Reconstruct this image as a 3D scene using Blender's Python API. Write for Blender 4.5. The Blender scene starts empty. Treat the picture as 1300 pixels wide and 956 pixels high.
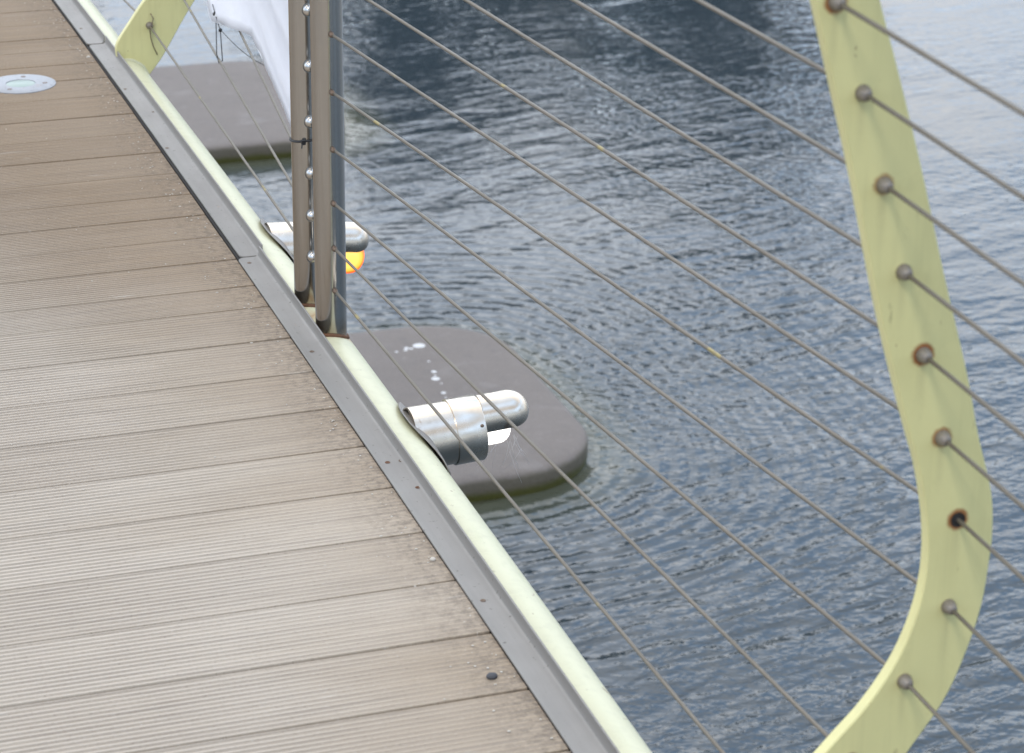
import bpy, bmesh, math, random
from mathutils import Vector, Matrix, noise as mnoise
random.seed(7)
sc = bpy.context.scene
C = sc.collection
R = math.radians
PI = math.pi

# ------------------------------------------------------------------ bridge geometry
SL, K = .012849, .004595
def dz(y): return SL*y - K*(y-3)**2          # gentle camber of the deck
PR, PX, PDZ = .057, .061, -.0535               # edge tube radius, X, centre below deck
def pz(y): return dz(y)+PDZ
WZ = -2.6

# ------------------------------------------------------------------ helpers
def new_mesh(name, bm, mats, parent=None, smooth=True, recalc=True):
    if recalc: bmesh.ops.recalc_face_normals(bm, faces=bm.faces)
    me = bpy.data.meshes.new(name); bm.to_mesh(me); bm.free()
    if not isinstance(mats, (list, tuple)): mats = [mats]
    for m in mats: me.materials.append(m)
    if smooth:
        for p in me.polygons: p.use_smooth = True
    o = bpy.data.objects.new(name, me); C.objects.link(o)
    if parent: o.parent = parent
    return o
def tag(o, label=None, cat=None, group=None, kind=None):
    if label: o['label'] = label
    if cat: o['category'] = cat
    if group: o['group'] = group
    if kind: o['kind'] = kind
    return o
def empty(name, loc=(0,0,0)):
    o = bpy.data.objects.new(name, None); C.objects.link(o); o.location = loc
    o.empty_display_size = .05
    return o
def sharp(o, ang=35):
    o.data.set_sharp_from_angle(angle=R(ang)); return o
def bevel(o, w, seg=2, ang=35):
    m = o.modifiers.new('bevel', 'BEVEL'); m.width = w; m.segments = seg; m.limit_method = 'ANGLE'; m.angle_limit = R(ang)
    return o
def frame(d):
    d = Vector(d).normalized()
    a = Vector((0,0,1)) if abs(d.z) < .9 else Vector((1,0,0))
    u = d.cross(a).normalized(); v = u.cross(d).normalized()
    return d, u, v
def ring(bm, c, u, v, r, n, ph=0, lob=0, nl=6):
    out = []
    for i in range(n):
        a = 2*PI*i/n
        rr = r*(1+lob*math.cos(nl*(a-ph))) if lob else r
        out.append(bm.verts.new(Vector(c)+u*(rr*math.cos(a))+v*(rr*math.sin(a))))
    return out
def skin(bm, a, b):
    n = len(a)
    for i in range(n): bm.faces.new((a[i], a[(i+1)%n], b[(i+1)%n], b[i]))
def tube(bm, pts, r, n=12, cap=True):
    """tube through points; r number or list"""
    pts = [Vector(p) for p in pts]; rs = r if isinstance(r, (list,tuple)) else [r]*len(pts)
    d,u,v = frame(pts[1]-pts[0]); prev = None; first = None
    for i,p in enumerate(pts):
        t = (pts[min(i+1,len(pts)-1)]-pts[max(i-1,0)]).normalized()
        u = (u - t*u.dot(t)).normalized(); v = t.cross(u)
        rg = ring(bm, p, u, v, rs[i], n)
        if prev: skin(bm, prev, rg)
        else: first = rg
        prev = rg
    if cap:
        bm.faces.new(first[::-1]); bm.faces.new(prev)
def lathe(bm, prof, o, ax, n=24, capa=True, capb=True):
    """prof: list of (distance along axis, radius)"""
    d,u,v = frame(ax); o = Vector(o); prev=None; first=None
    for (t,r) in prof:
        rg = ring(bm, o+d*t, u, v, max(r,1e-5), n)
        if prev: skin(bm, prev, rg)
        else: first = rg
        prev = rg
    if capa: bm.faces.new(first[::-1])
    if capb: bm.faces.new(prev)
def box(bm, x0,x1,y0,y1,z0,z1):
    vs=[bm.verts.new((x,y,z)) for x in (x0,x1) for y in (y0,y1) for z in (z0,z1)]
    for f in ((0,1,3,2),(4,6,7,5),(0,4,5,1),(2,3,7,6),(0,2,6,4),(1,5,7,3)): bm.faces.new([vs[i] for i in f])

# ------------------------------------------------------------------ node helpers
class NT:
    def __init__(s, name, tree=None):
        if tree is None:
            s.m = bpy.data.materials.new(name); s.m.use_nodes = True; s.t = s.m.node_tree
            s.b = s.t.nodes['Principled BSDF']; s.out = s.t.nodes['Material Output']
        else: s.t = tree
    def n(s, ty, **kw):
        nd = s.t.nodes.new(ty)
        for k,v in kw.items():
            if k == 'inp':
                for i,val in v.items(): s.put(nd.inputs[i], val)
            else: setattr(nd, k, v)
        return nd
    def put(s, sock, val):
        if isinstance(val, bpy.types.NodeSocket): s.t.links.new(val, sock)
        else: sock.default_value = val
    def math(s, op, a, b=0., c=None, clamp=False):
        nd = s.n('ShaderNodeMath', operation=op, use_clamp=clamp); s.put(nd.inputs[0], a); s.put(nd.inputs[1], b)
        if c is not None: s.put(nd.inputs[2], c)
        return nd.outputs[0]
    def vm(s, op, a, b=(0,0,0), out=0):
        nd = s.n('ShaderNodeVectorMath', operation=op); s.put(nd.inputs[0], a); s.put(nd.inputs[1], b); return nd.outputs[out]
    def noise(s, vec, scale, detail=4, rough=.55, dist=0., out=0):
        nd = s.n('ShaderNodeTexNoise'); s.put(nd.inputs['Vector'], vec); nd.inputs['Scale'].default_value = scale
        nd.inputs['Detail'].default_value = detail; nd.inputs['Roughness'].default_value = rough; nd.inputs['Distortion'].default_value = dist
        return nd.outputs[out]
    def ramp(s, f, stops, interp='LINEAR'):
        nd = s.n('ShaderNodeValToRGB'); s.put(nd.inputs[0], f); cr = nd.color_ramp; cr.interpolation = interp
        while len(cr.elements) < len(stops): cr.elements.new(.5)
        for e,(p,c) in zip(cr.elements, stops):
            e.position = p; e.color = (c,c,c,1) if isinstance(c,(int,float)) else (*c,1)
        return nd.outputs[0]
    def mix(s, f, a, b, mode='MIX'):
        nd = s.n('ShaderNodeMix', data_type='RGBA', blend_type=mode)
        s.put(nd.inputs[0], f)
        for i,v in ((6,a),(7,b)):
            if isinstance(v,(tuple,list)) and len(v)==3: v=(*v,1)
            s.put(nd.inputs[i], v)
        return nd.outputs[2]
    def remap(s, v, a, b, c=0., d=1.):
        nd = s.n('ShaderNodeMapRange'); s.put(nd.inputs[0], v)
        for i,x in enumerate((a,b,c,d)): nd.inputs[i+1].default_value = x
        return nd.outputs[0]
    def bump(s, h, dist, strength=1., normal=None):
        nd = s.n('ShaderNodeBump'); s.put(nd.inputs['Height'], h); nd.inputs['Distance'].default_value = dist
        nd.inputs['Strength'].default_value = strength
        if normal is not None: s.put(nd.inputs['Normal'], normal)
        return nd.outputs[0]
    def obj(s): return s.n('ShaderNodeTexCoord').outputs['Object']
    def pos(s): return s.n('ShaderNodeNewGeometry').outputs['Position']
    def sep(s, v):
        nd = s.n('ShaderNodeSeparateXYZ'); s.put(nd.inputs[0], v); return nd.outputs
    def scale(s, v, k): return s.vm('MULTIPLY', v, k)
    def set(s, **kw):
        for k,v in kw.items():
            sock = s.b.inputs[k.replace('_',' ')]
            if isinstance(v,(tuple,list)) and len(v)==3: v=(*v,1)
            s.put(sock, v)
        return s

# ------------------------------------------------------------------ materials
def mat_deck(groove=False):
    s = NT('ribbed_decking_groove' if groove else 'ribbed_decking'); P = s.pos(); x,y,z = s.sep(P)
    st = s.noise(s.scale(P,(2.2,60,1)), 1.6, 5, .6)
    big = s.noise(s.scale(P,(.8,1.6,1)), 1.7, 4, .6)
    # each board its own tone
    bd = s.n('ShaderNodeTexWhiteNoise', noise_dimensions='1D'); s.put(bd.inputs['W'], s.math('FLOOR', s.math('DIVIDE', s.math('SUBTRACT', y, 2.952), .1586)))
    grey = s.mix(st, (.42,.36,.29), (.57,.50,.415))
    brown = s.mix(st, (.20,.14,.08), (.39,.285,.175))
    far = s.remap(y, 4.0, 6.0, 0, .75)
    edge = s.remap(s.math('ADD', s.math('ADD', x, s.math('MULTIPLY', s.math('SUBTRACT', big, .5), .55)), far), -.42, .12, 0, 1)
    col = s.mix(edge, grey, brown)
    col = s.mix(.28, col, s.mix(bd.outputs[0], (.38,.33,.275), (.58,.52,.445)), 'MIX')
    # the boards grow browner and darker up the bridge and towards its edge
    dd = s.math('MULTIPLY', s.remap(s.math('ADD', y, s.math('MULTIPLY', s.math('SUBTRACT', big,.5), 1.2)), 3.3, 5.3, 0, 1), s.remap(x,-1.1,-.1,.45,1))
    col = s.mix(s.math('MULTIPLY', dd, .62), col, s.mix(st, (.145,.10,.062), (.29,.21,.135)))
    # black dirt packed along the strip
    f = s.noise(P, 70, 5, .75)
    d = s.math('MULTIPLY', s.remap(x, -.11, -.003, 0, 1), s.remap(f, .45, .62, 0, 1))
    col = s.mix(s.math('MULTIPLY', d, .5), col, (.055,.045,.038))
    fine = s.noise(s.scale(P,(60,160,1)), 3, 3, .8)
    col = s.mix(s.remap(fine,.58,.75,0,.55), col, (.12,.10,.085))
    col = s.mix(s.remap(fine,.40,.28,0,.5), col, (.62,.58,.53))
    # pale scuffs stretched along the boards
    sc1 = s.noise(s.scale(P,(3.5,30,1)), 1.3, 3, .5, .4)
    col = s.mix(s.remap(sc1,.70,.80,0,.35), col, (.72,.70,.66))
    if groove: col = s.mix(s.remap(s.noise(s.scale(P,(3,40,1)),1.5,3,.6),.3,.7,.08,.38), col, (.15,.13,.115))   # grooves streaked darker than the board tops
    # dark dirt sitting in some stripes
    sc2 = s.noise(s.scale(P,(1.6,24,1)), 1.9, 4, .6)
    col = s.mix(s.remap(sc2,.62,.76,0,.28), col, (.13,.10,.08))
    s.set(Base_Color=col, Roughness=.85, Normal=s.bump(s.noise(s.scale(P,(80,240,40)),2.5,4,.7), .0012, 1.))
    s.b.inputs['Specular IOR Level'].default_value = .18
    return s.m
def mat_steel(name='brushed_steel_plate', col=(.235,.22,.20)):
    s = NT(name); P = s.pos(); x,y,z = s.sep(P)
    n = s.noise(s.scale(P,(60,3,60)), 1.5, 5, .65); b = s.noise(P, 9, 4, .6); sp = s.noise(P, 130, 2, .5)
    c = s.mix(n, tuple(v*.88 for v in col), tuple(min(1,v*1.15) for v in col))
    c = s.mix(s.remap(b,.5,.75,0,.30), c, (.22,.21,.20))
    c = s.mix(s.remap(sp,.68,.74,0,.8), c, (.10,.085,.07))
    r = s.noise(s.scale(P,(9,5,9)), 2.1, 4, .7)
    c = s.mix(s.remap(r,.66,.75,0,.5), c, (.30,.17,.09))
    s.set(Base_Color=c, Metallic=.35, Roughness=s.remap(b,.3,.8,.44,.62), Normal=s.bump(n,.0006,.6))
    return s.m
def mat_paint(name, base, holes=(), pipe=False):
    s = NT(name); P = s.pos(); x,y,z = s.sep(P)
    a = s.noise(P, 5, 5, .65); f = s.noise(s.scale(P,(1,1,.35)), 46, 5, .7)
    c = s.mix(a, tuple(v*.90 for v in base), tuple(min(1,v*1.06) for v in base))
    streak = s.noise(s.scale(P,(40,40,3)), 1.4, 3, .6)
    c = s.mix(s.remap(streak,.50,.78,0,.30), c, tuple(v*.68 for v in base))
    c = s.mix(s.remap(f,.66,.74,0,.55), c, (.20,.17,.09))
    gr = s.noise(s.scale(P,(14,14,9)), 1.3, 5, .7); ch = s.noise(P, 34, 3, .75)
    c = s.mix(s.remap(gr,.58,.80,0,.26), c, tuple(v*.55 for v in base))
    c = s.mix(s.remap(ch,.70,.73,0,.8), c, s.mix(gr,(.10,.07,.04),(.30,.15,.06)))
    if holes:
        O = s.obj(); acc = None; drip = None
        nn = s.noise(O, 160, 3, .6)
        ox,oy,oz = s.sep(O)
        for (hx,hz,k) in holes:
            dd = s.vm('DISTANCE', s.n('ShaderNodeCombineXYZ', inp={0:ox,1:0.,2:oz}).outputs[0], (hx,0,hz), 1)
            rr = s.remap(s.math('ADD', dd, s.math('MULTIPLY', s.math('SUBTRACT', nn, .5), .006)), .0065+.0045*k, .0095+.006*k, k, 0)
            acc = rr if acc is None else s.math('MAXIMUM', acc, rr)
            # faint grime run below each hole
            rx = s.remap(s.math('ABSOLUTE', s.math('SUBTRACT', ox, hx)), 0., .007, 1, 0)
            rz = s.math('MULTIPLY', s.remap(oz, hz-.075, hz, 0, 1), s.math('LESS_THAN', oz, hz))
            q = s.math('MULTIPLY', rx, rz); drip = q if drip is None else s.math('MAXIMUM', drip, q)
        c = s.mix(s.math('MULTIPLY', drip, .26), c, (.26,.24,.14))
        c = s.mix(acc, c, s.mix(nn, (.42,.13,.03), (.12,.045,.02)))
    if pipe:
        # green film low on the tube, rust where the posts and brackets are welded on
        c = s.mix(s.remap(s.noise(s.scale(P,(30,6,30)),1.2,4,.6), .60,.8,0,.30), c, (.42,.45,.22))
        for yc,w in ((4.068,.045),(4.145,.04),(4.218,.045)):
            e = s.remap(s.math('ADD', s.math('ABSOLUTE', s.math('SUBTRACT', y, yc)), s.math('MULTIPLY', s.noise(P,55,4,.7),.06)), w*.75, w*1.5, .95, 0)
            c = s.mix(e, c, s.mix(s.noise(P,90,3,.6), (.62,.52,.30), (.26,.10,.035)))
    s.set(Base_Color=c, Roughness=.42, Normal=s.bump(s.noise(P,140,3,.6),.0005,.5))
    s.b.inputs['Specular IOR Level'].default_value = .4
    return s.m
def mat_stainless(name='polished_stainless', rough=.2, base=(.60,.57,.53), dirt=.35, zfoot=False, rust=False):
    s = NT(name); P = s.pos(); x,y,z = s.sep(P)
    n = s.noise(P, 22, 5, .6); st = s.noise(s.scale(P,(30,30,4)), 1.2, 3, .5); sp = s.noise(P,170,2,.5)
    c = s.mix(s.math('MULTIPLY', st, dirt), base, tuple(v*.66 for v in base))
    c = s.mix(s.remap(sp,.77,.82,0,.6), c, (.16,.10,.06))
    if rust:
        rr=s.noise(s.scale(P,(22,22,12)), 1.6, 4, .65)
        c = s.mix(s.remap(rr,.60,.72,0,.6), c, (.34,.17,.085))
        c = s.mix(s.remap(st,.5,.8,0,.35), c, (.50,.42,.34))
    if zfoot:
        q = s.remap(s.math('ADD', z, s.math('MULTIPLY', s.math('SUBTRACT', n, .5), .05)), .035, .085, .85, 0)
        c = s.mix(q, c, s.mix(n, (.20,.10,.03), (.36,.24,.10)))
        q2 = s.remap(s.math('ADD', z, s.math('MULTIPLY', s.math('SUBTRACT', n, .5), .03)), .03, .06, 0, 1)
        s.set(Metallic=q2)
    else: s.set(Metallic=1.)
    s.set(Base_Color=c, Roughness=s.remap(n,.3,.75,rough,rough+.14))
    s.b.inputs['Anisotropic'].default_value = .0
    return s.m
def mat_plain(name, col, rough=.6, metal=0., var=.15, sc_=30, bump=.0004):
    s = NT(name); P = s.pos(); n = s.noise(P, sc_, 4, .6)
    s.set(Base_Color=s.mix(n, tuple(v*(1-var) for v in col), tuple(min(1,v*(1+var)) for v in col)), Roughness=rough, Metallic=metal,
          Normal=s.bump(n,bump,.6))
    return s.m
def mat_emit(name, ramp_axis=None, col=(1,.97,.9), k=4.):
    s = NT(name); s.set(Base_Color=col, Roughness=.3)
    s.b.inputs['Emission Color'].default_value = (*col,1); s.b.inputs['Emission Strength'].default_value = k
    return s
def mat_concrete():
    s = NT('pier_concrete'); P = s.pos(); x,y,z = s.sep(P)
    a = s.noise(P, 2.2, 5, .6); f = s.noise(P, 60, 4, .7); m = s.noise(s.scale(P,(9,9,9)), 1.1, 4, .6)
    c = s.mix(a, (.130,.110,.096), (.180,.155,.138))
    c = s.mix(s.remap(f,.55,.8,0,.35), c, (.12,.11,.115)); c = s.mix(s.remap(f,.42,.25,0,.25), c, (.40,.38,.38))
    g1 = s.noise(P, 14, 5, .7); g2 = s.noise(s.scale(P,(1,1,1)), 5.5, 4, .65, .6)
    c = s.mix(s.remap(g1,.52,.72,0,.40), c, (.10,.088,.084)); c = s.mix(s.remap(g2,.56,.70,0,.30), c, (.27,.25,.24))
    c = s.mix(s.remap(s.noise(P,150,2,.5),.64,.70,0,.6), c, (.07,.062,.058))
    # chalky white bird droppings
    acc=None; wob=s.math('MULTIPLY', s.math('SUBTRACT', s.noise(P,45,3,.6), .5), .014)
    for X,Y,r_ in ((2.016,9.943,.024),(1.973,9.918,.008),(1.944,9.908,.008),(1.955,9.93,.010),(1.90,9.90,.006),(1.988,9.633,.011),(1.972,9.556,.016),(1.98,9.59,.006),(1.958,9.4,.009),(1.946,9.308,.007),(1.952,9.35,.004),(2.0,9.75,.005),(1.98,9.5,.004)):
        d_=s.math('ADD', s.vm('DISTANCE', s.n('ShaderNodeCombineXYZ',inp={0:x,1:y,2:0.}).outputs[0], (X,Y,0), 1), wob)
        q=s.remap(d_, r_, r_*1.25, .9, 0); acc=q if acc is None else s.math('MAXIMUM',acc,q)
    c = s.mix(acc, c, (.66,.66,.66))
    # darker brown band over the whole side wall, olive algae at the water line
    hz = s.math('ADD', s.math('SUBTRACT', z, WZ), s.math('MULTIPLY', s.math('SUBTRACT', m, .5), .035))
    c = s.mix(s.remap(hz,.092,.078,0,.92), c, s.mix(f, (.075,.066,.048), (.15,.13,.092)))
    c = s.mix(s.remap(hz,.045,.020,0,1), c, s.mix(f, (.045,.05,.012), (.10,.095,.02)))
    s.set(Base_Color=c, Roughness=s.remap(hz,.0,.08,.35,.7), Normal=s.bump(f,.004,.7))
    return s.m
def mat_water():
    s = NT('water'); P = s.pos(); x,y,z = s.sep(P)
    fl = s.n('ShaderNodeCombineXYZ', inp={0:x,1:y,2:0.}).outputs[0]
    rot = s.n('ShaderNodeVectorRotate', rotation_type='Z_AXIS'); s.put(rot.inputs['Vector'], fl); rot.inputs['Angle'].default_value = R(-14)
    rot2 = s.n('ShaderNodeVectorRotate', rotation_type='Z_AXIS'); s.put(rot2.inputs['Vector'], fl); rot2.inputs['Angle'].default_value = R(22)
    big = s.noise(s.scale(rot.outputs[0],(.55,1.25,1)), 3.2, 2, .5, .3)
    mid = s.noise(s.scale(rot.outputs[0],(4.2,10.5,1)), 1.35, 2, .45, .5)
    fin = s.noise(s.scale(rot2.outputs[0],(7,16,1)), 1.9, 2, .5, .4)
    patch = s.noise(fl, .55, 3, .5)
    patch2 = s.noise(s.vm('ADD', fl, (7,3,0)), .8, 2, .5)
    # rings spreading from the pier ends
    def rings(cx,cy,rx,lam,reach):
        dx = s.math('SUBTRACT', x, cx); dy = s.math('SUBTRACT', y, cy)
        d = s.math('POWER', s.math('ADD', s.math('POWER', s.math('ABSOLUTE',dx), 3.), s.math('POWER', s.math('ABSOLUTE',dy), 3.)), 1/3)
        d = s.math('SUBTRACT', d, rx)
        w = s.math('SINE', s.math('ADD', s.math('MULTIPLY', d, 2*PI/lam), s.math('MULTIPLY', patch2, 9.)))
        return s.math('MULTIPLY', w, s.remap(d, 0., reach, 1., 0.))
    rg = rings(1.60, 9.39, .81, .075, 2.0)
    h = s.math('ADD', s.math('MULTIPLY', s.math('SUBTRACT', big,.5), .016), s.math('MULTIPLY', s.math('SUBTRACT', mid,.5), s.remap(patch,.38,.64,.0018,.0100)))
    h = s.math('ADD', h, s.math('MULTIPLY', s.math('SUBTRACT', fin,.5), s.remap(patch2,.3,.7,.0012,.0032)))
    h = s.math('ADD', h, s.math('MULTIPLY', rg, .0014))
    # regular fine wave train crossing the middle of the basin
    ph = s.math('ADD', s.math('MULTIPLY', x, .62*2*PI/.062), s.math('MULTIPLY', y, .78*2*PI/.062))
    ph = s.math('ADD', ph, s.math('MULTIPLY', s.noise(fl,1.3,4,.6), 34.))
    tr = s.math('MULTIPLY', s.math('SINE', ph), s.remap(s.noise(s.vm('ADD',fl,(2.,9.,0)),.7,2,.5), .44,.68,.0,.0006))

    near = s.remap(s.math('ADD', y, s.math('MULTIPLY', x, -.55)), 3., 9.5, 3.1, .72)
    h = s.math('MULTIPLY', h, near); h = s.math('ADD', h, tr)
    nrm = s.bump(h, 1., 1.)
    # murky body: paler, greener shallows over each pier's footing
    sh=None
    for (px_,py_,rx_) in ((1.60,9.40,.82),(1.8,13.85,.83)):
        ax_=s.math('MAXIMUM', s.math('SUBTRACT', x, px_), 0.); ay_=s.math('ABSOLUTE', s.math('SUBTRACT', y, py_))
        d_=s.math('SUBTRACT', s.math('POWER', s.math('ADD', s.math('POWER',ax_,3.), s.math('POWER',ay_,3.)), 1/3), rx_)
        q=s.remap(s.math('ADD', d_, s.math('MULTIPLY', s.math('SUBTRACT',patch2,.5),.25)), 0., .34, 1, 0); sh=q if sh is None else s.math('MAXIMUM',sh,q)
    wcol=s.mix(s.math("MULTIPLY",sh,.7), (.030,.043,.052), (.11,.11,.06))
    s.set(Base_Color=wcol, Roughness=.04, Normal=nrm, IOR=1.40)
    s.b.inputs['Specular IOR Level'].default_value = .5
    return s.m
def mat_fabric():
    s = NT('white_fabric'); P = s.pos(); n = s.noise(P, 4, 4, .6); w = s.noise(s.scale(P,(200,200,200)),2,2,.5)
    s.set(Base_Color=s.mix(n,(.80,.80,.83),(.90,.90,.92)), Roughness=.75, Normal=s.bump(s.math('ADD', w, s.math('MULTIPLY', s.noise(P,7,3,.5), 8)), .0012, .5))
    tr = s.n('ShaderNodeBsdfTranslucent', inp={'Color':(.85,.85,.88,1)})
    mx = s.n('ShaderNodeMixShader', inp={0:.3, 1:s.b.outputs[0], 2:tr.outputs[0]}); s.t.links.new(mx.outputs[0], s.out.inputs[0])
    return s.m
def mat_cable():
    s = NT('stranded_wire'); P = s.pos(); n = s.noise(P, 12, 4, .6); f = s.noise(P, 240, 2, .6)
    c = s.mix(n, (.125,.108,.082), (.205,.18,.142)); c = s.mix(s.remap(f,.6,.75,0,.6), c, (.16,.10,.06))
    l = s.noise(P, 16, 2, .5); c = s.mix(s.remap(l,.70,.74,0,.5), c, (.45,.36,.10))
    s.set(Base_Color=c, Metallic=.45, Roughness=.5); return s.m
def mat_leaf(name, a, b):
    s = NT(name); P = s.pos(); n = s.noise(P, 1.1, 3, .6); f = s.noise(P, 9, 2, .6)
    s.set(Base_Color=s.mix(s.math('MULTIPLY', s.math('ADD', n, f), .5), a, b), Roughness=.6); return s.m

M = {}
M['deck'] = mat_deck(); M['groove'] = mat_deck(True); M['plate'] = mat_steel(); M['pipe'] = mat_paint('cream_paint', (.60,.59,.41), pipe=True)
M['post'] = mat_stainless('polished_post', .10, (.46,.44,.41), .4, zfoot=True)
M['lamp'] = mat_stainless('satin_stainless', .19, (.76,.67,.56), .35, rust=True)
M['dome'] = mat_stainless('dome_nut_steel', .12, (.58,.56,.53), .2)
M['cable'] = mat_cable()
M['ferrule'] = mat_plain('weathered_ferrule', (.24,.21,.175), .5, .4, .3, 300)
M['darkferrule'] = mat_plain('tarnished_ferrule', (.17,.12,.085), .45, .6, .3, 300)
M['black'] = mat_plain('black_plastic', (.012,.012,.013), .5)
M['dark'] = mat_plain('dark_void', (.02,.018,.016), .9)
M['under'] = mat_plain('dark_substructure', (.035,.032,.03), .9)
M['rust'] = mat_plain('rusty_weld', (.13,.06,.03), .85, 0, .8, 110, .003)
M['concrete'] = mat_concrete(); M['water'] = mat_water(); M['fabric'] = mat_fabric()
M['grit'] = mat_plain('pale_grit', (.5,.46,.4), .85, 0, .4, 60)
M['pebble'] = mat_plain('dark_pebble', (.05,.05,.055), .7)
M['bird'] = mat_plain('chalky_white', (.62,.62,.62), .8)
M['trim'] = mat_steel('light_trim_steel', (.33,.34,.36))
M['bark'] = mat_plain('bark', (.06,.045,.035), .9)
M['leafA'] = mat_leaf('dark_leaves', (.020,.022,.010), (.060,.052,.024))
M['leafB'] = mat_leaf('brown_leaves', (.040,.026,.012), (.085,.060,.030))
M['bank'] = mat_plain('bank_earth', (.07,.065,.045), .95, 0, .4, .6, .1)

def mat_lensglass():
    s = NT('frosted_lit_glass'); s.set(Base_Color=(.9,.88,.82), Roughness=.25)
    s.b.inputs['Emission Color'].default_value = (1,.95,.88,1); s.b.inputs['Emission Strength'].default_value = 2.2; return s.m
def mat_amberglass():
    s = NT('amber_lit_glass'); O = s.obj(); x,y,z = s.sep(O)
    # lit bulb sits in the middle of the amber jar: glass glows yellow near it, orange towards the rim
    d = s.vm('DISTANCE', s.scale(O,(.85,0,1.0)), (-.004,0,.004), 1)
    col = s.ramp(s.remap(d,.018,.036,0,1), [(0,(1,.66,.14)),(.45,(1,.50,.06)),(.75,(1,.16,.008)),(1,(.9,.08,.0))])
    s.set(Base_Color=(.5,.12,.01), Roughness=.2); s.put(s.b.inputs['Emission Color'], col); s.b.inputs['Emission Strength'].default_value = 1.35
    return s.m
M['lens_white'] = mat_lensglass(); M['lens_amber'] = mat_amberglass()

# ------------------------------------------------------------------ deck
joints = [2.952+.1586*i for i in range(-26,9)] + [4.333,4.478,4.615,4.75,4.884,5.029,5.181,5.332,5.485,5.648,5.80,5.94,6.075,6.20]
while joints[-1] < 13: joints.append(joints[-1]+.150)
XS = [-2.9,-1.2,-.75,-.5,-.34,-.22,-.12,-.05,-.0035]
def depth(x,y):
    base = .0026*min(1,max(.16,(-x-.03)/.42))
    return base*(1-.55*min(1,max(0,(y-4.6)/1.6))*(1 if x>-.5 else .4))
bm = bmesh.new()
for a,b in zip(joints[:-1], joints[1:]):
    w = b-a; g = .0024 + random.random()*.0009; ng = 14
    prof = [(a+g,-.024,0),(a+g,-.0010,0),(a+g+.0008,0,0)]
    pit = (w-2*g-.0016)/ng
    for i in range(ng):
        y0 = a+g+.0008+i*pit
        prof += [(y0+pit*.20,0,0),(y0+pit*.36,-1,1),(y0+pit*.72,-1,1),(y0+pit*.88,0,0)]
    prof += [(b-g-.0008,0,0),(b-g,-.0010,0),(b-g,-.024,0)]
    dh = random.uniform(-.0007,.0007); cols = []
    for x in XS:
        cols.append([bm.verts.new((x, y, dz(y)+dh+(-depth(x,y) if gflag else zz))) for (y,zz,gflag) in prof])
    for c0,c1 in zip(cols[:-1], cols[1:]):
        for i in range(len(prof)-1): 
            fc=bm.faces.new((c0[i],c1[i],c1[i+1],c0[i+1]))
            if prof[i][2] or prof[i+1][2]: fc.material_index=1
    bm.faces.new(cols[-1])
deck = new_mesh('bridge_deck', bm, [M['deck'],M['groove']], smooth=False)
tag(deck, kind='structure')
# dark carrying slab under boards and edge strip
bm = bmesh.new(); ys = [-1.2+.5*i for i in range(29)]
secs = [[bm.verts.new((x,y,dz(y)+z)) for (x,z) in ((-2.85,-.0245),(.0,-.0245),(.0,-.001),(.030,-.001),(.030,-.16),(-.25,-.34),(-2.6,-.34),(-2.85,-.2))] for y in ys]
for a,b in zip(secs[:-1],secs[1:]): skin(bm,a,b)
bm.faces.new(secs[0]); bm.faces.new(secs[-1][::-1])
under = new_mesh('bridge_underframe', bm, M['under'], smooth=False); tag(under, kind='structure')

# ------------------------------------------------------------------ edge plates
PP = [(.0005,.0055),(.0005,.0015),(.0445,.0015),(.0445,.0262),(.0415,.0262),(.0415,.0120),(.0395,.0078),(.0355,.0055)]
def plate(y0,y1,off,round_ends):
    bm = bmesh.new(); ys=[y0]; n=max(2,int((y1-y0)/.2))
    ys = [y0+(y1-y0)*i/n for i in range(n+1)]
    if round_ends: ys = sorted(set(ys+[y0+.002,y0+.005,y0+.010,y1-.010,y1-.005,y1-.002]))
    rings_=[]
    for y in ys:
        e = min(y-y0, y1-y); cut = 0
        if round_ends and e < .012: cut = .012-math.sqrt(max(0,.012**2-(.012-e)**2))
        rings_.append([bm.verts.new((x+off+(cut if x<.01 else 0), y, dz(y)+z)) for x,z in PP])
    for a,b in zip(rings_[:-1],rings_[1:]): skin(bm,a,b)
    bm.faces.new(rings_[0]); bm.faces.new(rings_[-1][::-1])
    return bm
def edge_plate(y0,y1,off,label,screws,joint=True):
    o = new_mesh('edge_plate', plate(y0,y1,off,joint), M['plate']); sharp(o,30)
    tag(o, label, 'edge plate', 'grey steel plates along the deck edge')
    bevel(o,.0008,1,50)
    for (x,y,rusty) in screws:
        bm = bmesh.new(); d,u,v = frame((0,0,1))
        lathe(bm, [(0,.0042),(.0005,.0040),(.0006,.0032),(.0001,.0022),(-.0003,.0010)], (x,y,dz(y)+.0056), (0,0,1), 14)
        new_mesh('screw', bm, M['rust'] if rusty else M['darkferrule'], o)
    return o
edge_plate(.7, 4.4685, -.004, 'nearest grey steel edge plate, its rounded corner ending beside the twin posts',
    [(.012,4.437,0),(.013,3.977,0),(.011,3.505,1),(.033,3.505,0),(.030,3.405,1),(.012,3.031,0)])
edge_plate(4.4735, 6.089, .003, 'middle grey steel edge plate lying between the two plate joints',
    [(.013,5.667,0),(.042,5.63,0),(.038,5.464,0),(.011,5.187,0)])
edge_plate(6.097, 9.6, .001, 'farthest grey steel edge plate, cut off by the top edge of the picture',
    [(.014,6.255,0)])

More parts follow.
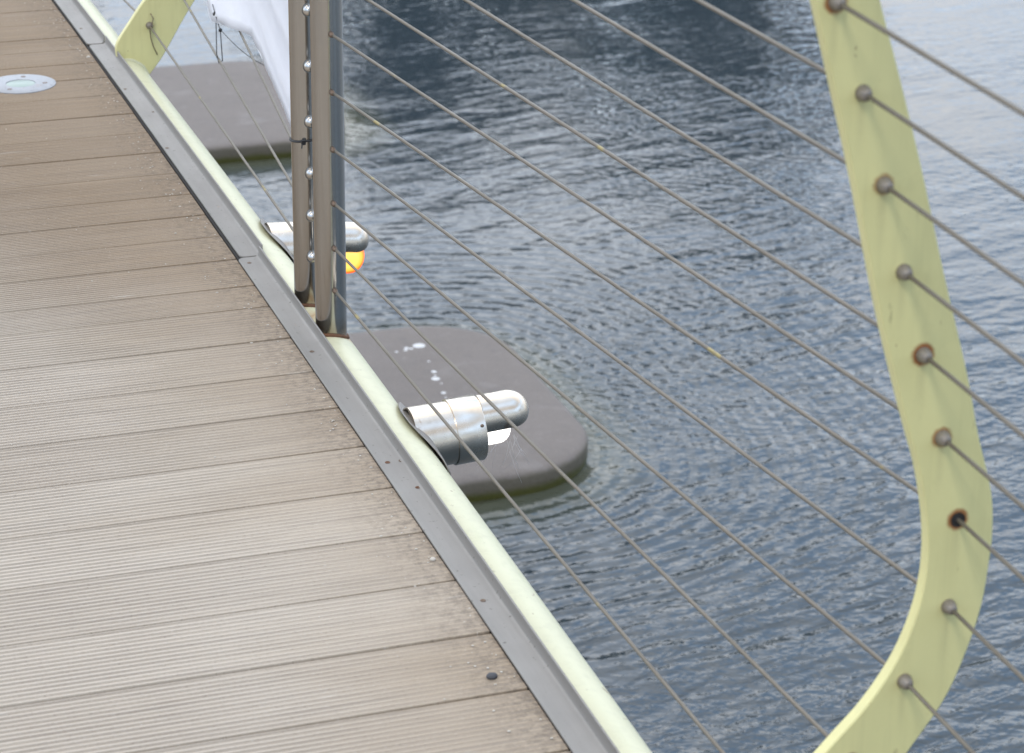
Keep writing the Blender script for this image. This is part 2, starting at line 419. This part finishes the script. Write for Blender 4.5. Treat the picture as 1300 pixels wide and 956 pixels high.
# ------------------------------------------------------------------ railing frame
rail = empty('bridge_railing', (.065, 4.14, dz(4.14)))
tag(rail, 'bridge railing of cream edge tube, bowed yellow flat brackets and twin polished steel posts', 'railing')
off_par = Vector(rail.location)
def railpart(name, bm, mat, sm=True, shp=None, parent=None):
    o = new_mesh(name, bm, mat, None, sm)
    if parent is None:
        o.parent = rail; o.matrix_parent_inverse = Matrix.Translation(-off_par)
    else: o.parent = parent
    if shp: sharp(o, shp)
    return o
bm = bmesh.new(); tube(bm, [(PX,y,pz(y)) for y in [-1.2+.2*i for i in range(70)]], PR, 40)
edge_tube = railpart('edge_tube', bm, M['pipe'], shp=50)
bm = bmesh.new(); tube(bm, [(.071,y,dz(y)+1.31) for y in [-1.2+.25*i for i in range(56)]], .024, 20)
railpart('handrail', bm, M['lamp'], shp=50)

HOLES = [(.130,.084),(.192,.179),(.252,.271),(.300,.358),(.303,.465),(.275,.568),(.244,.669),(.213,.767),(.183,.866),(.152,.967),(.116,1.064)]   # z above deck
INN = [(.043,.012),(.046,.045),(.083,.100),(.120,.150),(.168,.203),(.208,.246),(.240,.295),(.259,.343),(.268,.388),(.269,.432),(.263,.480),(.250,.535),(.228,.600),(.190,.722),(.150,.873),(.116,.989),(.088,1.085),(.040,1.255)]
OUT = [(.106,-.06),(.124,-.035),(.157,.008),(.212,.098),(.262,.172),(.305,.235),(.328,.292),(.343,.350),(.348,.405),(.349,.440),(.343,.492),(.320,.566),(.300,.640),(.262,.760),(.226,.880),(.190,.990),(.158,1.085),(.108,1.262)]
def catmull(P, m=5):
    out=[]; P=[P[0]]+list(P)+[P[-1]]
    for i in range(1,len(P)-2):
        p0,p1,p2,p3 = [Vector(q) for q in P[i-1:i+3]]
        for j in range(m):
            t=j/m; out.append(.5*((2*p1)+(p2-p0)*t+(2*p0-5*p1+4*p2-p3)*t*t+(3*p1-p0-3*p2+p3)*t**3))
    out.append(Vector(P[-1])); return out
TH = .017
def bracket_bm():
    bm = bmesh.new(); I = catmull(INN); O = catmull(OUT)
    rows=[]
    for a,b in zip(I,O):
        rows.append([bm.verts.new((a.x,0,a.y)), bm.verts.new((b.x,0,b.y)), bm.verts.new((b.x,TH,b.y)), bm.verts.new((a.x,TH,a.y))])
    for r0,r1 in zip(rows[:-1],rows[1:]): skin(bm,r0,r1)
    bm.faces.new(rows[0]); bm.faces.new(rows[-1][::-1])
    return bm
hol = [(hx,hz,k) for (hx,hz),k in zip(HOLES, (.15,.35,.25,.1,.9,.75,.95,.15,.65,.1,.9))]
M['paint'] = mat_paint('yellow_green_paint', (.665,.62,.30), holes=hol)
RIBY = (2.25, 5.93)
for y,lab in ((.401,None),(2.25,'sharply bowed yellow-green flat bracket at right, blurred and nearest'),(5.93,'foot of the far yellow-green flat bracket leaning out over the water')):
    o = new_mesh('curved_bracket', bracket_bm(), M['paint']); o.location = (0 if y>1 else .035,y,dz(y)); sharp(o,40); bevel(o,.0018,2,50)
    o.parent = rail; o.matrix_parent_inverse = Matrix.Translation(-off_par); o['label'] = lab or 'yellow-green flat bracket outside the picture'
    # weld seam hugging the tube
    bm = bmesh.new(); pts=[]
    for i in range(13):
        a = R(112 - i*10.5); pts.append((PX+(PR+.001)*math.cos(a), -.002, PDZ+(PR+.001)*math.sin(a)))
    tube(bm, pts, [.0035+.0006*math.sin(i*2.1) for i in range(13)], 8)
    new_mesh('weld_seam', bm, M['pipe'], o)
PRAD = .0275
def post_bm(z_top=1.30):
    bm = bmesh.new(); n=40; lo=[]; hi=[]; m1=[]
    for i in range(n):
        a=2*PI*i/n; x=PRAD*math.cos(a); yy=PRAD*math.sin(a)
        xx = x+.072-PX
        zb = PDZ+math.sqrt(PR*PR-xx*xx)-.0005
        lo.append(bm.verts.new((x,yy,zb))); m1.append(bm.verts.new((x,yy,.12))); hi.append(bm.verts.new((x,yy,z_top)))
    skin(bm,lo,m1); skin(bm,m1,hi); bm.faces.new(hi)
    return bm
for y,lab in ((4.068,'polished steel post tube in front, with cables leaving its right side'),(4.218,'polished steel post tube behind, with a column of dome nuts')):
    o = new_mesh('post', post_bm(), M['post']); o.location=(.072,y,dz(y)); sharp(o,50)
    o.parent = rail; o.matrix_parent_inverse = Matrix.Translation(-off_par)
    if lab: o['label']=lab
    bm = bmesh.new(); rg=[]
    for i in range(41):
        a=2*PI*i/40; x=(PRAD+.001)*math.cos(a); yy=(PRAD+.001)*math.sin(a); xx=x+.072-PX
        rg.append((x,yy,PDZ+math.sqrt(max(1e-6,PR*PR-xx*xx))+.0008))
    tube(bm, rg, [.0030+.0012*abs(math.sin(i*1.7)) for i in range(41)], 7)
    new_mesh('weld_bead', bm, M['rust'], o)

# ------------------------------------------------------------------ cables
FZ = [.134-.0458,.212-.0458,.294-.0458,.391-.0458,.492-.0458,.593-.0458,.693-.0458,.794-.0458,.895-.0458,.995-.0458,1.092-.0458]
BZ = [.144-.0458,.222-.0458,.301-.0458,.396-.0458,.497-.0458,.597-.0458,.697-.0458,.797-.0458,.898-.0458,.998-.0458,1.094-.0458]
def strand(bm, p0, p1, r=.0025, step=.0045, sag=0.):
    p0=Vector(p0); p1=Vector(p1); d=p1-p0; L=d.length; n=int(L/step); dd,u,v=frame(d); prev=None
    for i in range(n+1):
        t=i/n; c=p0+d*t; c.z-=sag*4*t*(1-t)
        rg=ring(bm,c,u,v,r,14,ph=2*PI*t*L/.055,lob=.11,nl=6)
        if prev: skin(bm,prev,rg)
        prev=rg
def grommet(p, d, rad, ln, mat, parent, dome=False, name='ferrule'):
    bm=bmesh.new()
    if dome:
        prof=[(0,rad*1.12),(.0018,rad*1.12),(.0018,rad*.96)]+[(.0018+rad*math.sin(a)*1.0,rad*math.cos(a)) for a in [R(10*i) for i in range(1,9)]]+[(.0018+rad,.0002)]
    else:
        prof=[(0,rad),(.0015,rad*1.02),(ln*.55,rad*.86),(ln*.9,rad*.62),(ln,rad*.45)]
    lathe(bm,prof,p,d,20)
    o=new_mesh(name,bm,mat,parent); sharp(o,50); return o
nth=['lowest','second lowest','third lowest','fourth lowest','fifth lowest','sixth lowest','seventh lowest','eighth lowest','ninth lowest','tenth lowest','eleventh lowest']
extra_a=['grazing the foot of the front post and passing the silver lamp','whose line starts beside the orange lamp','crossing above the silver lamp dome','leaving the front post just above the orange lamp','running over the near concrete pier and down to the bowed bracket','meeting the bracket below its bend beside a pale grommet','leaving the front post at about mid-picture height','','','','']
def rel(y,z): return dz(y)+z
for i in range(11):
    hx,hz = HOLES[i]
    # near panel: front post -> near bracket -> next post
    a=(.072,4.068-PRAD+.004,rel(4.068,FZ[i])); b=(hx,2.25+TH/2,rel(2.25,hz)); c=(hx+.035,.41,rel(.41,hz))
    bm=bmesh.new(); strand(bm,a,b); strand(bm,b,c)
    o=new_mesh('wire_cable',bm,M['cable'])
    tag(o, f'{nth[i]} steel cable from the front post through the large yellow bracket', 'cable', 'railing cables in front of the twin posts')
    pd=(Vector(b)-Vector(a)).normalized()
    grommet((.072,4.068-PRAD-.0005,a[2]),(0,-1,0),.0050,.011,M['darkferrule'],o)
    if i!=4:
        q=(Vector(c)-Vector(b)).normalized()
        grommet((hx,2.25-.0003,b[2]),(0,-1,0),.0088,.013,M['ferrule'],o)
        grommet((hx,2.25+TH+.0003,b[2]),(0,1,0),.0088,.013,M['ferrule'],o)
    else:
        grommet((hx,2.25-.0002,b[2]),(0,-1,0),.0085,.0012,M['dark'],o)  # no ferrule: dark disc painted in for the shade inside an open hole
    grommet((.072,4.068+PRAD-.0005,a[2]),(0,1,0),.0105,.01,M['dome'],o,dome=True,name='dome_nut')
    # far panel: rear post -> far bracket -> next post
    a=(.072,4.218+PRAD-.004,rel(4.218,BZ[i])); b=(hx if i else .125,5.93+TH/2,rel(5.93,hz)); c=(.071,7.76,rel(7.76,FZ[i]))
    bm=bmesh.new(); strand(bm,a,b,step=.007); strand(bm,b,c,step=.012)
    o=new_mesh('wire_cable',bm,M['cable'])
    tag(o, f'{nth[i]} steel cable from the rear post towards the far yellow bracket', 'cable', 'railing cables beyond the twin posts')
    grommet((.072,4.218-PRAD-.0005,a[2]),(0,-1,0),.0105,.01,M['dome'],o,dome=True,name='dome_nut')
    grommet((b[0],5.93-.0003,b[2]),(0,-1,0),.0088,.013,M['ferrule'],o)
    grommet((b[0],5.93+TH+.0003,b[2]),(0,1,0),.0088,.013,M['ferrule'],o)

# ------------------------------------------------------------------ underwater navigation lamps on the edge tube
def lamp(y, amber, label):
    zc = dz(y)-.042
    root = empty('railing_lamp', (.122,y,zc+(.009 if not amber else .003))); tag(root,label,'lamp','stainless lamps fixed to the edge tube')
    lx=PX-.122; lz=pz(y)-root.location.z
    tilt = R(-6.5 if amber else 4.0); ax = Vector((math.cos(tilt),0,math.sin(tilt)))
    # saddle plate: curved oval hugging the tube, standing off towards the tip
    bm=bmesh.new(); nu,nv=28,6; t=.0025; grid=[]
    def sp(a,rr):
        py=.130*rr*math.cos(a); phi=.22+1.0*rr*math.sin(a)*abs(math.sin(a))**.35
        Ro=PR+.0035+.006*(1-abs(py)/.130)
        px=lx+Ro*math.cos(phi); pzz=lz+Ro*math.sin(phi)
        return Vector((px,py,pzz))
    cen=[bm.verts.new(sp(0,0)), bm.verts.new(sp(0,0)+Vector((t,0,0)))]
    layers=[]
    for k,dx in ((0,0),(1,t)):
        rows=[[bm.verts.new(sp(2*PI*i/nu,(j+1)/nv)+Vector((dx,0,0))) for i in range(nu)] for j in range(nv)]
        for i in range(nu): bm.faces.new((cen[k],rows[0][i],rows[0][(i+1)%nu]))
        for r0,r1 in zip(rows[:-1],rows[1:]): skin(bm,r0,r1)
        layers.append(rows[-1])
    skin(bm,layers[0],layers[1])
    new_mesh('saddle_plate',bm,M['plate'],root,True); 
    # main housing with a slightly larger outer sleeve
    bm=bmesh.new()
    lathe(bm,[(-.002,.0525),(.040,.0525),(.0402,.0552),(.0875,.0552),(.089,.0540),(.089,.036)],(0,0,0),ax,48,True,True)
    for v_ in bm.verts:
        if v_.co.x < .006:
            q_=(PR+.008)**2-(v_.co.z-lz)**2
            v_.co.x = max(-.029, lx+math.sqrt(max(0,q_)))
    h=new_mesh('housing',bm,M['lamp'],root); sharp(h,40)
    bm=bmesh.new(); lathe(bm,[(.0892,.0500),(.0896,.0500),(.0896,.0015)],(0,0,0),ax,36,True,True)
    new_mesh('end_face',bm,M['dark'],h)
    bm=bmesh.new()
    for a_ in (-62,62):
        lathe(bm,[(0,.0030),(.0014,.0028),(.0018,.0016)],(.080,.0552*math.sin(R(a_)),.0552*math.cos(R(a_))+.004),(0,math.sin(R(a_)),math.cos(R(a_))),12) if a_<0 else None
    new_mesh('set_screw',bm,M['darkferrule'],h)
    # hood : shell, open underneath, closed by a quarter dome
    o0 = ax*.0897+Vector((0,0,.0185)); r=.0355; L=.050; th=.0022
    d=ax; u=Vector((0,1,0)); v=Vector((-math.sin(tilt),0,math.cos(tilt)))
    def hood_pts(rad):
        rows=[]; A=R(118); n=26
        for s_ in [0,L*.5,L]+[('d',R(9*k)) for k in range(1,11)]:
            row=[]
            for i in range(n+1):
                a=-A+2*A*i/n
                if isinstance(s_,tuple):
                    x=L+rad*math.sin(s_[1]); q=rad*math.cos(s_[1])
                else: x=s_; q=rad
                yy=q*math.sin(a); zz=q*math.cos(a)
                zlim=-r*.47+.004*0
                row.append(o0+d*x+u*yy+v*zz)
            rows.append(row)
        return rows
    bm=bmesh.new()
    ro=[[bm.verts.new(p) for p in row] for row in hood_pts(r)]; ri=[[bm.verts.new(p) for p in row] for row in hood_pts(r-th)]
    for G in (ro,ri):
        for a_,b_ in zip(G[:-1],G[1:]):
            for i in range(len(a_)-1): bm.faces.new((a_[i],a_[i+1],b_[i+1],b_[i]))
    for i in (0,-1):
        for k in range(len(ro)-1): bm.faces.new((ro[k][i],ro[k+1][i],ri[k+1][i],ri[k][i]))
    bmesh.ops.remove_doubles(bm,verts=bm.verts,dist=1e-5)
    hd=new_mesh('hood',bm,M['lamp'],root); sharp(hd,45)
    # lens: short glass jar with a rounded outer end
    bm=bmesh.new(); lr=.0360 if amber else .0265; c0=ax*.0897+Vector((0,0,-.015 if amber else -.007)); x0=.025 if amber else .012
    LL=.026
    lathe(bm,[(-LL/2,lr*.8),(-LL/2,lr)]+[(LL/2-.006+ (lr*.85)*math.sin(R(15*k)), lr*math.cos(R(15*k))) for k in range(0,6)]+[(LL/2-.006+lr*.85,.0004)],(0,0,0),ax,36)
    ln=new_mesh('lens',bm,M['lens_amber'] if amber else M['lens_white'],root); sharp(ln,60)
    ln.location = c0+ax*(x0+LL/2)
    return root
l1=lamp(3.66,False,'silver domed lamp with its white bulb lit, above the near concrete pier')
l2=lamp(4.62,True,'lamp with a glowing orange lens, half hidden behind the twin steel posts')
# cobweb under the near lamp's lens
bm=bmesh.new(); random.seed(3)
for i in range(16):
    a=Vector((random.uniform(.090,.165),random.uniform(-.03,.0),random.uniform(-.035,.0)))
    b=Vector((a.x+random.uniform(-.04,.03),a.y+random.uniform(-.01,.01),a.z-random.uniform(.02,.06)))
    tube(bm,[a,(a+b)/2+Vector((0,0,-.004)),b],.00013,4)
new_mesh('cobweb',bm,M['bird'],l1)

# ------------------------------------------------------------------ recessed deck light
x0,y0=-.207,5.798; root=empty('deck_light',(x0,y0,dz(y0))); tag(root,'round recessed deck light with pale metal ring and greenish glass in the boards','deck light')
root.rotation_euler=(math.atan(SL-2*K*(y0-3)),0,0)
bm=bmesh.new(); lathe(bm,[(-.02,.081),(.0012,.081),(.0030,.0775),(.0030,.0345),(.0015,.0335),(-.004,.0335)],(0,0,0),(0,0,1),64,True,True)
o=new_mesh('trim_ring',bm,M['trim'],root); sharp(o,30)
sg=NT('greenish_glass'); sg.set(Base_Color=(.27,.34,.30),Roughness=.3); sg.b.inputs['Specular IOR Level'].default_value=.25; M['glass']=sg.m
bm=bmesh.new(); lathe(bm,[(-.003,.0333),(.0012,.0333),(.0022,.030),(.0026,.0005)],(0,0,0),(0,0,1),48,True,True)
o=new_mesh('glass',bm,M['glass'],root); sharp(o,40)
for a in (75,-15,195+40):
    bm=bmesh.new(); lathe(bm,[(.002,.0058),(.0036,.0056),(.0038,.0045),(.0028,.003),(.0024,.0005)],(.056*math.cos(R(a)),.056*math.sin(R(a)),0),(0,0,1),16)
    new_mesh('screw',bm,M['darkferrule'],root)

# ------------------------------------------------------------------ white banner laid against the far cables
HA=[(x,z+dz(5.93)) for x,z in HOLES]
def ribx(z):
    if z<=HA[0][1]: return HA[0][0]
    for (xa,za),(xb,zb) in zip(HA[:-1],HA[1:]):
        if z<=zb: return xa+(xb-xa)*(z-za)/(zb-za)
    return HA[-1][0]
def cx(Y,z): return .071+(Y-4.218)/1.712*(ribx(z)-.071)
EDGE=[(5.55,.268),(5.43,.256),(5.254,.289),(5.121,.314),(4.982,.341),(4.85,.3425),(4.719,.344),(4.57,.344),(4.417,.342),(4.30,.338),(4.262,.336)]
bm=bmesh.new(); nz=46; grid=[]
def lerp(a,b,t): return a+(b-a)*t
cols=[]
for j in range(60):
    t=j/59*(len(EDGE)-1); k=min(int(t),len(EDGE)-2); f=t-k
    cols.append((lerp(EDGE[k][0],EDGE[k+1][0],f), lerp(EDGE[k][1],EDGE[k+1][1],f)))
cabz=[rel(5,z) for z in FZ]
for (Y,zb) in cols:
    col=[]; 
    for i in range(nz+1):
        q=i/nz; z=zb+(1.19-zb)*q
        Yq=Y+ (z-zb)*.10*(Y-4.262)/1.2
        near_c=min(abs(z-(c_+(.004))) for c_ in cabz)
        bulge=.010*math.exp(-(near_c/.016)**2) 
        wob=.006*mnoise.noise(Vector((Yq*3,z*4,0)))+.004*mnoise.noise(Vector((Yq*9,z*7,3)))
        col.append(bm.verts.new((cx(Yq,z)-.006-bulge*.6+wob*.6 , Yq, z)))
    grid.append(col)
for a,b in zip(grid[:-1],grid[1:]):
    for i in range(nz): bm.faces.new((a[i],b[i],b[i+1],a[i+1]))
ban=new_mesh('banner',bm,M['fabric']); m=ban.modifiers.new('thick','SOLIDIFY'); m.thickness=.0012
tag(ban,'white fabric sheet hung on the far rail cables behind the twin posts','banner')
# hem along the lower edge
bm=bmesh.new(); tube(bm,[(g[0].co.x if False else 0,0,0) for g in []] or [(cx(Y,z)-.006,Y,z) for Y,z in cols],.0012,8)
new_mesh('hem',bm,M['fabric'],ban)
# black cord loop from the corner down to the second cable
cz=lambda Y,i: lerp(rel(4.218,BZ[i]),rel(5.93,HOLES[i][1]),(Y-4.218)/1.712)
cxx=lambda Y,i: lerp(.071,HOLES[i][0] if i else .125,(Y-4.218)/1.712)
bm=bmesh.new()
def cord(pts,r=.0012): tube(bm,pts,r,6)
Yb=5.235; low=Vector((cxx(Yb,1),Yb,cz(Yb,1)))
up1=Vector((cx(5.44,.275)-.010,5.44,.290)); up2=Vector((cx(5.36,.28)-.010,5.385,.276))
cord([up1,up1+Vector((0,-.03,-.02)),low+Vector((-.003,.018,.008)),low+Vector((-.002,.002,-.005)),low+Vector((.004,-.006,.002)),up2+Vector((.0,-.04,-.02)),up2])
lathe(bm,[(-.005,.001),(-.002,.0042),(.002,.0042),(.005,.001)],up1+Vector((-.001,-.022,-.016)),(0,0,1),8)
lathe(bm,[(-.005,.001),(-.002,.0042),(.002,.0042),(.005,.001)],up2+Vector((-.001,-.045,-.018)),(0,0,1),8)
o=new_mesh('cord_loop',bm,M['black']); tag(o,"black cord loop tying the white sheet's lower corner down to a cable",'cord')
bm=bmesh.new()
a=up2+Vector((0,-.045,-.018)); b=Vector((cx(4.85,.34)+.003,4.80,.322))
pts=[]
for i in range(13):
    t=i/12; p=a.lerp(b,t); p.z-=.0*t; p.z += -.010*math.sin(PI*t)*(1 if t<1 else 0); pts.append(p)
cord(pts,.0009)
o=new_mesh('thin_cord',bm,M['black']); tag(o,"thin black cord strung slack below the white sheet's lower hem",'cord')
# black cable tie round the rear post
bm=bmesh.new(); pts=[]
for i in range(33):
    a=2*PI*i/32; pts.append((.072+(PRAD+.0016)*math.cos(a),4.218+(PRAD+.0016)*math.sin(a),.361+.004*math.cos(a+.6)))
tube(bm,pts,.0019,6,False)
box(bm,.071-.016,.071-.009,4.218-PRAD-.006,4.218-PRAD+.001,.3575,.3655)
tube(bm,[(.071-.012,4.218-PRAD-.003,.361),(.071-.016,4.218-PRAD-.006,.358),(.071-.017,4.218-PRAD-.008,.352)],.0012,6)
o=new_mesh('cable_tie',bm,M['black'],smooth=False); tag(o,'black plastic tie cinched round the rear steel post','cable tie')
# frayed wire hanging from far bracket
bm=bmesh.new(); yy=5.93-.006; z0=rel(5.93,HOLES[0][1])
tube(bm,[(.128,yy,z0+.030),(.134,yy-.002,z0+.018),(.128,yy-.008,z0+.004),(.124,yy-.004,z0-.010),(.126,yy-.002,z0-.030),(.131,yy-.001,z0-.050),(.140,yy-.002,z0-.072)],.0013,6)
o=new_mesh('loose_wire',bm,M['darkferrule']); tag(o,'loose dark strand of wire dangling at the far yellow bracket','wire')

# ------------------------------------------------------------------ grit on the deck
random.seed(11); bm=bmesh.new()
def bit(bm,x,y,r,zz=None):
    c=Vector((x,y,dz(y)+r*.3)); base=bmesh.ops.create_icosphere(bm,subdivisions=1,radius=r)['verts']
    s=(random.uniform(.8,1.4),random.uniform(.7,1.2),random.uniform(.4,.8))
    for v in base: v.co=Vector((v.co.x*s[0]*random.uniform(.8,1.2),v.co.y*s[1],v.co.z*s[2]))+c
for i in range(220):
    y=random.uniform(2.4,6.8); x=-.009-abs(random.gauss(0,.035)); bit(bm,x,y,random.uniform(.0008,.0022))
for i in range(160): bit(bm,-random.random()**1.5*1.0-.01,random.uniform(2.5,6.5),random.uniform(.0006,.0016))
o=new_mesh('grit',bm,M['grit'],smooth=False); tag(o,'pale grit scattered on the boards along the steel strip','grit',kind='stuff')
for (x,y,r,mt,lb) in ((-.04,2.835,.0062,'pebble','dark pebble on the boards near the bottom end of the steel strip'),(-.015,5.99,.0042,'grit','small white stone on the boards beside the joint of the far plates'),(-.016,3.179,.0040,'grit','small pale stone lying against the near steel plate')):
    bm=bmesh.new(); bit(bm,x,y,r); bmesh.ops.subdivide_edges(bm,edges=bm.edges,cuts=1,smooth=.6)
    o=new_mesh('pebble',bm,M[mt]); tag(o,lb,'pebble')

# ------------------------------------------------------------------ piers
def rrect(x0,x1,y0,y1,r,n=12,bul=.03):
    pts=[]
    for (cx_,cy_,a0) in ((x1-r,y0+r,-90),(x1-r,y1-r,0),(x0+r,y1-r,90),(x0+r,y0+r,180)):
        for i in range(n+1):
            a=R(a0+90*i/n); pts.append(Vector((cx_+r*math.cos(a),cy_+r*math.sin(a))))
    return pts
def pier(x1,y0,y1,label,r=.40):
    bm=bmesh.new(); P=rrect(-2.5,x1,y0,y1,r); cen=Vector(((x1-2.5)/2,(y0+y1)/2))
    def inset(d):
        q=rrect(-2.5+d,x1-d,y0+d,y1-d,max(.05,r-d)); return q
    lev=[(.03,-.8),(.012,-.02),(0,.012),(0,.074),(.002,.082),(.008,.090),(.018,.095),(.036,.099),(.07,.102),(.2,.107),(.4,.112),(.6,.115)]
    prev=None
    for d,z in lev:
        rg=[bm.verts.new((p.x,p.y,WZ+z)) for p in inset(d)]
        if prev: skin(bm,prev,rg)
        prev=rg
    bm.faces.new(prev)
    o=new_mesh('bridge_pier',bm,M['concrete']); tag(o,label,'pier','concrete piers under the bridge edge'); return o
p1=pier(2.42,8.58,10.22,'near rounded concrete pier at the water line beneath the silver lamp, speckled with white droppings')
p2=pier(2.62,13.02,14.68,'far rounded concrete pier between the far bracket and the white sheet')
# ------------------------------------------------------------------ water, bank, trees that the water mirrors
bm=bmesh.new(); S=400; vs=[bm.verts.new(p) for p in ((-S,-S,WZ),(S,-S,WZ),(S,S,WZ),(-S,S,WZ))]; bm.faces.new(vs)
w=new_mesh('water',bm,M['water'],smooth=False); tag(w,kind='structure')
bm=bmesh.new(); xs=[-120+8*i for i in range(36)]
prof=[(0,-1.2),(.6,.25),(3,.7),(10,1.0),(60,1.6)]
secs=[[bm.verts.new((x,44+q+2*mnoise.noise(Vector((x*.05,0,0))),WZ+h)) for q,h in prof] for x in xs]
for a,b in zip(secs[:-1],secs[1:]):
    for i in range(len(prof)-1): bm.faces.new((a[i],b[i],b[i+1],a[i+1]))
b_=new_mesh('river_bank',bm,M['bank']); tag(b_,kind='structure')
def tree(x,y,h,w,label,leaf,seed,n=7500,base=.2):
    rnd=random.Random(seed); root=empty('tree',(x,y,WZ+.3)); tag(root,label,'tree','trees on the far bank mirrored in the water')
    bm=bmesh.new(); tube(bm,[(0,0,-.4),(.05,0,h*.3),(-.05,.05,h*.55),(0,0,h*.85)],[.22*h/6,.16*h/6,.10*h/6,.03],10)
    cl=[]
    for i in range(15):
        a=rnd.uniform(0,2*PI); q=rnd.random()**.5; zz=h*rnd.uniform(base,1.0); wid=w*(.55+.45*math.sin(PI*min(1,max(0,(zz/h-base)/(1-base)))*.85+.3))
        c=Vector((math.cos(a)*q*wid*.8,math.sin(a)*q*wid*.8,zz)); cl.append((c,rnd.uniform(.28,.45)*w))
        tube(bm,[(0,0,zz*.6),tuple(c*.6+Vector((0,0,zz*.3))),tuple(c)],[.07,.04,.015],6)
    new_mesh('trunk',bm,M['bark'],root)
    bm=bmesh.new()
    for i in range(n):
        c,r=rnd.choice(cl); d=Vector((rnd.gauss(0,1),rnd.gauss(0,1),rnd.gauss(0,.8))).normalized()*r*rnd.random()**.4
        p=c+d; s=rnd.uniform(.07,.15); u=Vector((rnd.gauss(0,1),rnd.gauss(0,1),rnd.gauss(0,1))).normalized(); dd,u1,v1=frame(u)
        q=[bm.verts.new(p+u1*s),bm.verts.new(p+v1*s*.6),bm.verts.new(p-u1*s),bm.verts.new(p-v1*s*.6)]; bm.faces.new(q)
    new_mesh('crown',bm,leaf,root,smooth=False,recalc=False)
    return root
TR=[(.18+6.0,29,4.6,2.0,'A'),(8.6,30,4.9,1.9,'B'),(10.9,29,4.7,1.7,'A')]
tree(7.6,29.0,4.7,2.2,'tall brown-leaved waterside tree mirrored as the dark patch right of the posts',M['leafB'],1)
tree(10.0,30.0,6.2,2.5,'dark waterside tree mirrored at the top middle of the water',M['leafA'],2)
tree(12.2,29.0,5.7,1.7,'small dark waterside tree at the edge of the mirrored group',M['leafB'],3,4600)
tree(2.0,33.0,4.2,2.6,'low dark bush tree mirrored beyond the far bracket',M['leafA'],4)
tree(-4.0,34.0,4.6,3.0,'spreading dark tree mirrored left of the far bracket',M['leafA'],6)

# ------------------------------------------------------------------ world and sun
world=bpy.data.worlds.new('World'); sc.world=world; world.use_nodes=True
wt=NT('w',world.node_tree); bg=world.node_tree.nodes['Background']
SUN_EL, SUN_AZ = 52, 215     # azimuth clockwise from +Y
sky=wt.n('ShaderNodeTexSky',sky_type='NISHITA'); sky.sun_disc=False; sky.sun_elevation=R(SUN_EL); sky.sun_rotation=R(SUN_AZ)
sky.air_density=1.0; sky.dust_density=.6; sky.ozone_density=1.5
tc=wt.n('ShaderNodeTexCoord').outputs['Generated']; gx,gy,gz=wt.sep(tc)
den=wt.math('ADD', wt.math('MAXIMUM', gz, 0.), .18)
proj=wt.n('ShaderNodeCombineXYZ',inp={0:wt.math('DIVIDE',gx,den),1:wt.math('DIVIDE',gy,den),2:0.}).outputs[0]
n1=wt.noise(wt.vm('ADD',proj,(5.3,0.4,0)), 1.15, 6, .55, .3)
n2=wt.noise(proj, 3.2, 5, .6)
cover=wt.remap(wt.math('ADD', wt.math('MULTIPLY',n1,.75), wt.math('MULTIPLY',n2,.25)), .40,.56,0,1)
cover=wt.math('MAXIMUM', cover, wt.remap(gz,.26,.12,0,.55))
cloud=wt.mix(n2,(8.0,8.1,8.3),(13.3,13.2,13.1))
front=wt.math('MULTIPLY', wt.remap(gy,-.2,.9,.65,3.1), wt.remap(gz,.20,.34,.60,1))            # cloud ahead brightened to lighten its reflection in the water
cloud=wt.vm('SCALE',cloud); cloud.node.inputs['Scale'].default_value=1.; wt.put(cloud.node.inputs['Scale'],front)
blue=wt.vm('SCALE',sky.outputs[0]); wt.put(blue.node.inputs['Scale'],3.3)
blue=wt.mix(.60, blue, (14.5,19.5,27.0))
gap=wt.math('MULTIPLY', wt.remap(gz,.27,.36,0,1), wt.remap(gz,.42,.52,1,0))     # band where the cloud thins out
cover=wt.math('SUBTRACT', cover, wt.math('MULTIPLY', gap, .42), clamp=True)
col=wt.mix(cover, blue, cloud)
wt.put(bg.inputs[0], col); bg.inputs[1].default_value=.10
sd=bpy.data.lights.new('sun','SUN'); sd.energy=1.2; sd.angle=R(14); sd.color=(1,.93,.84)
so=bpy.data.objects.new('sun',sd); C.objects.link(so)
az=R(SUN_AZ); el=R(SUN_EL); dirv=Vector((math.sin(az)*math.cos(el),math.cos(az)*math.cos(el),math.sin(el)))
so.rotation_euler=dirv.to_track_quat('Z','Y').to_euler(); so.location=(0,0,20)

# ------------------------------------------------------------------ camera
F_,PI_,YA,RO=3252.37,.38373,.33367,.012741
Fv=Vector((math.sin(YA)*math.cos(PI_),math.cos(YA)*math.cos(PI_),-math.sin(PI_)))
Rv=Fv.cross(Vector((0,0,1))).normalized(); Uv=Rv.cross(Fv)
R2=Rv*math.cos(RO)+Uv*math.sin(RO); U2=Uv*math.cos(RO)-Rv*math.sin(RO)
cam=bpy.data.cameras.new('camera'); co=bpy.data.objects.new('camera',cam); C.objects.link(co)
co.matrix_world=Matrix(((R2.x,U2.x,-Fv.x,-1.00054),(R2.y,U2.y,-Fv.y,0),(R2.z,U2.z,-Fv.z,1.7276),(0,0,0,1)))
cam.sensor_fit='HORIZONTAL'; cam.sensor_width=23.5; cam.lens=23.5*F_/1300; cam.shift_y=-45/1300
cam.clip_start=.05; cam.clip_end=2000
cam.dof.use_dof=True; cam.dof.focus_distance=4.45; cam.dof.aperture_fstop=6.3
sc.camera=co
sc.view_settings.view_transform='Standard'; sc.view_settings.look='None'; sc.view_settings.gamma=1; sc.view_settings.exposure=0.08
sc.view_settings.use_curve_mapping=False
sc.cycles.use_denoising=True
sc.cycles.max_bounces=8
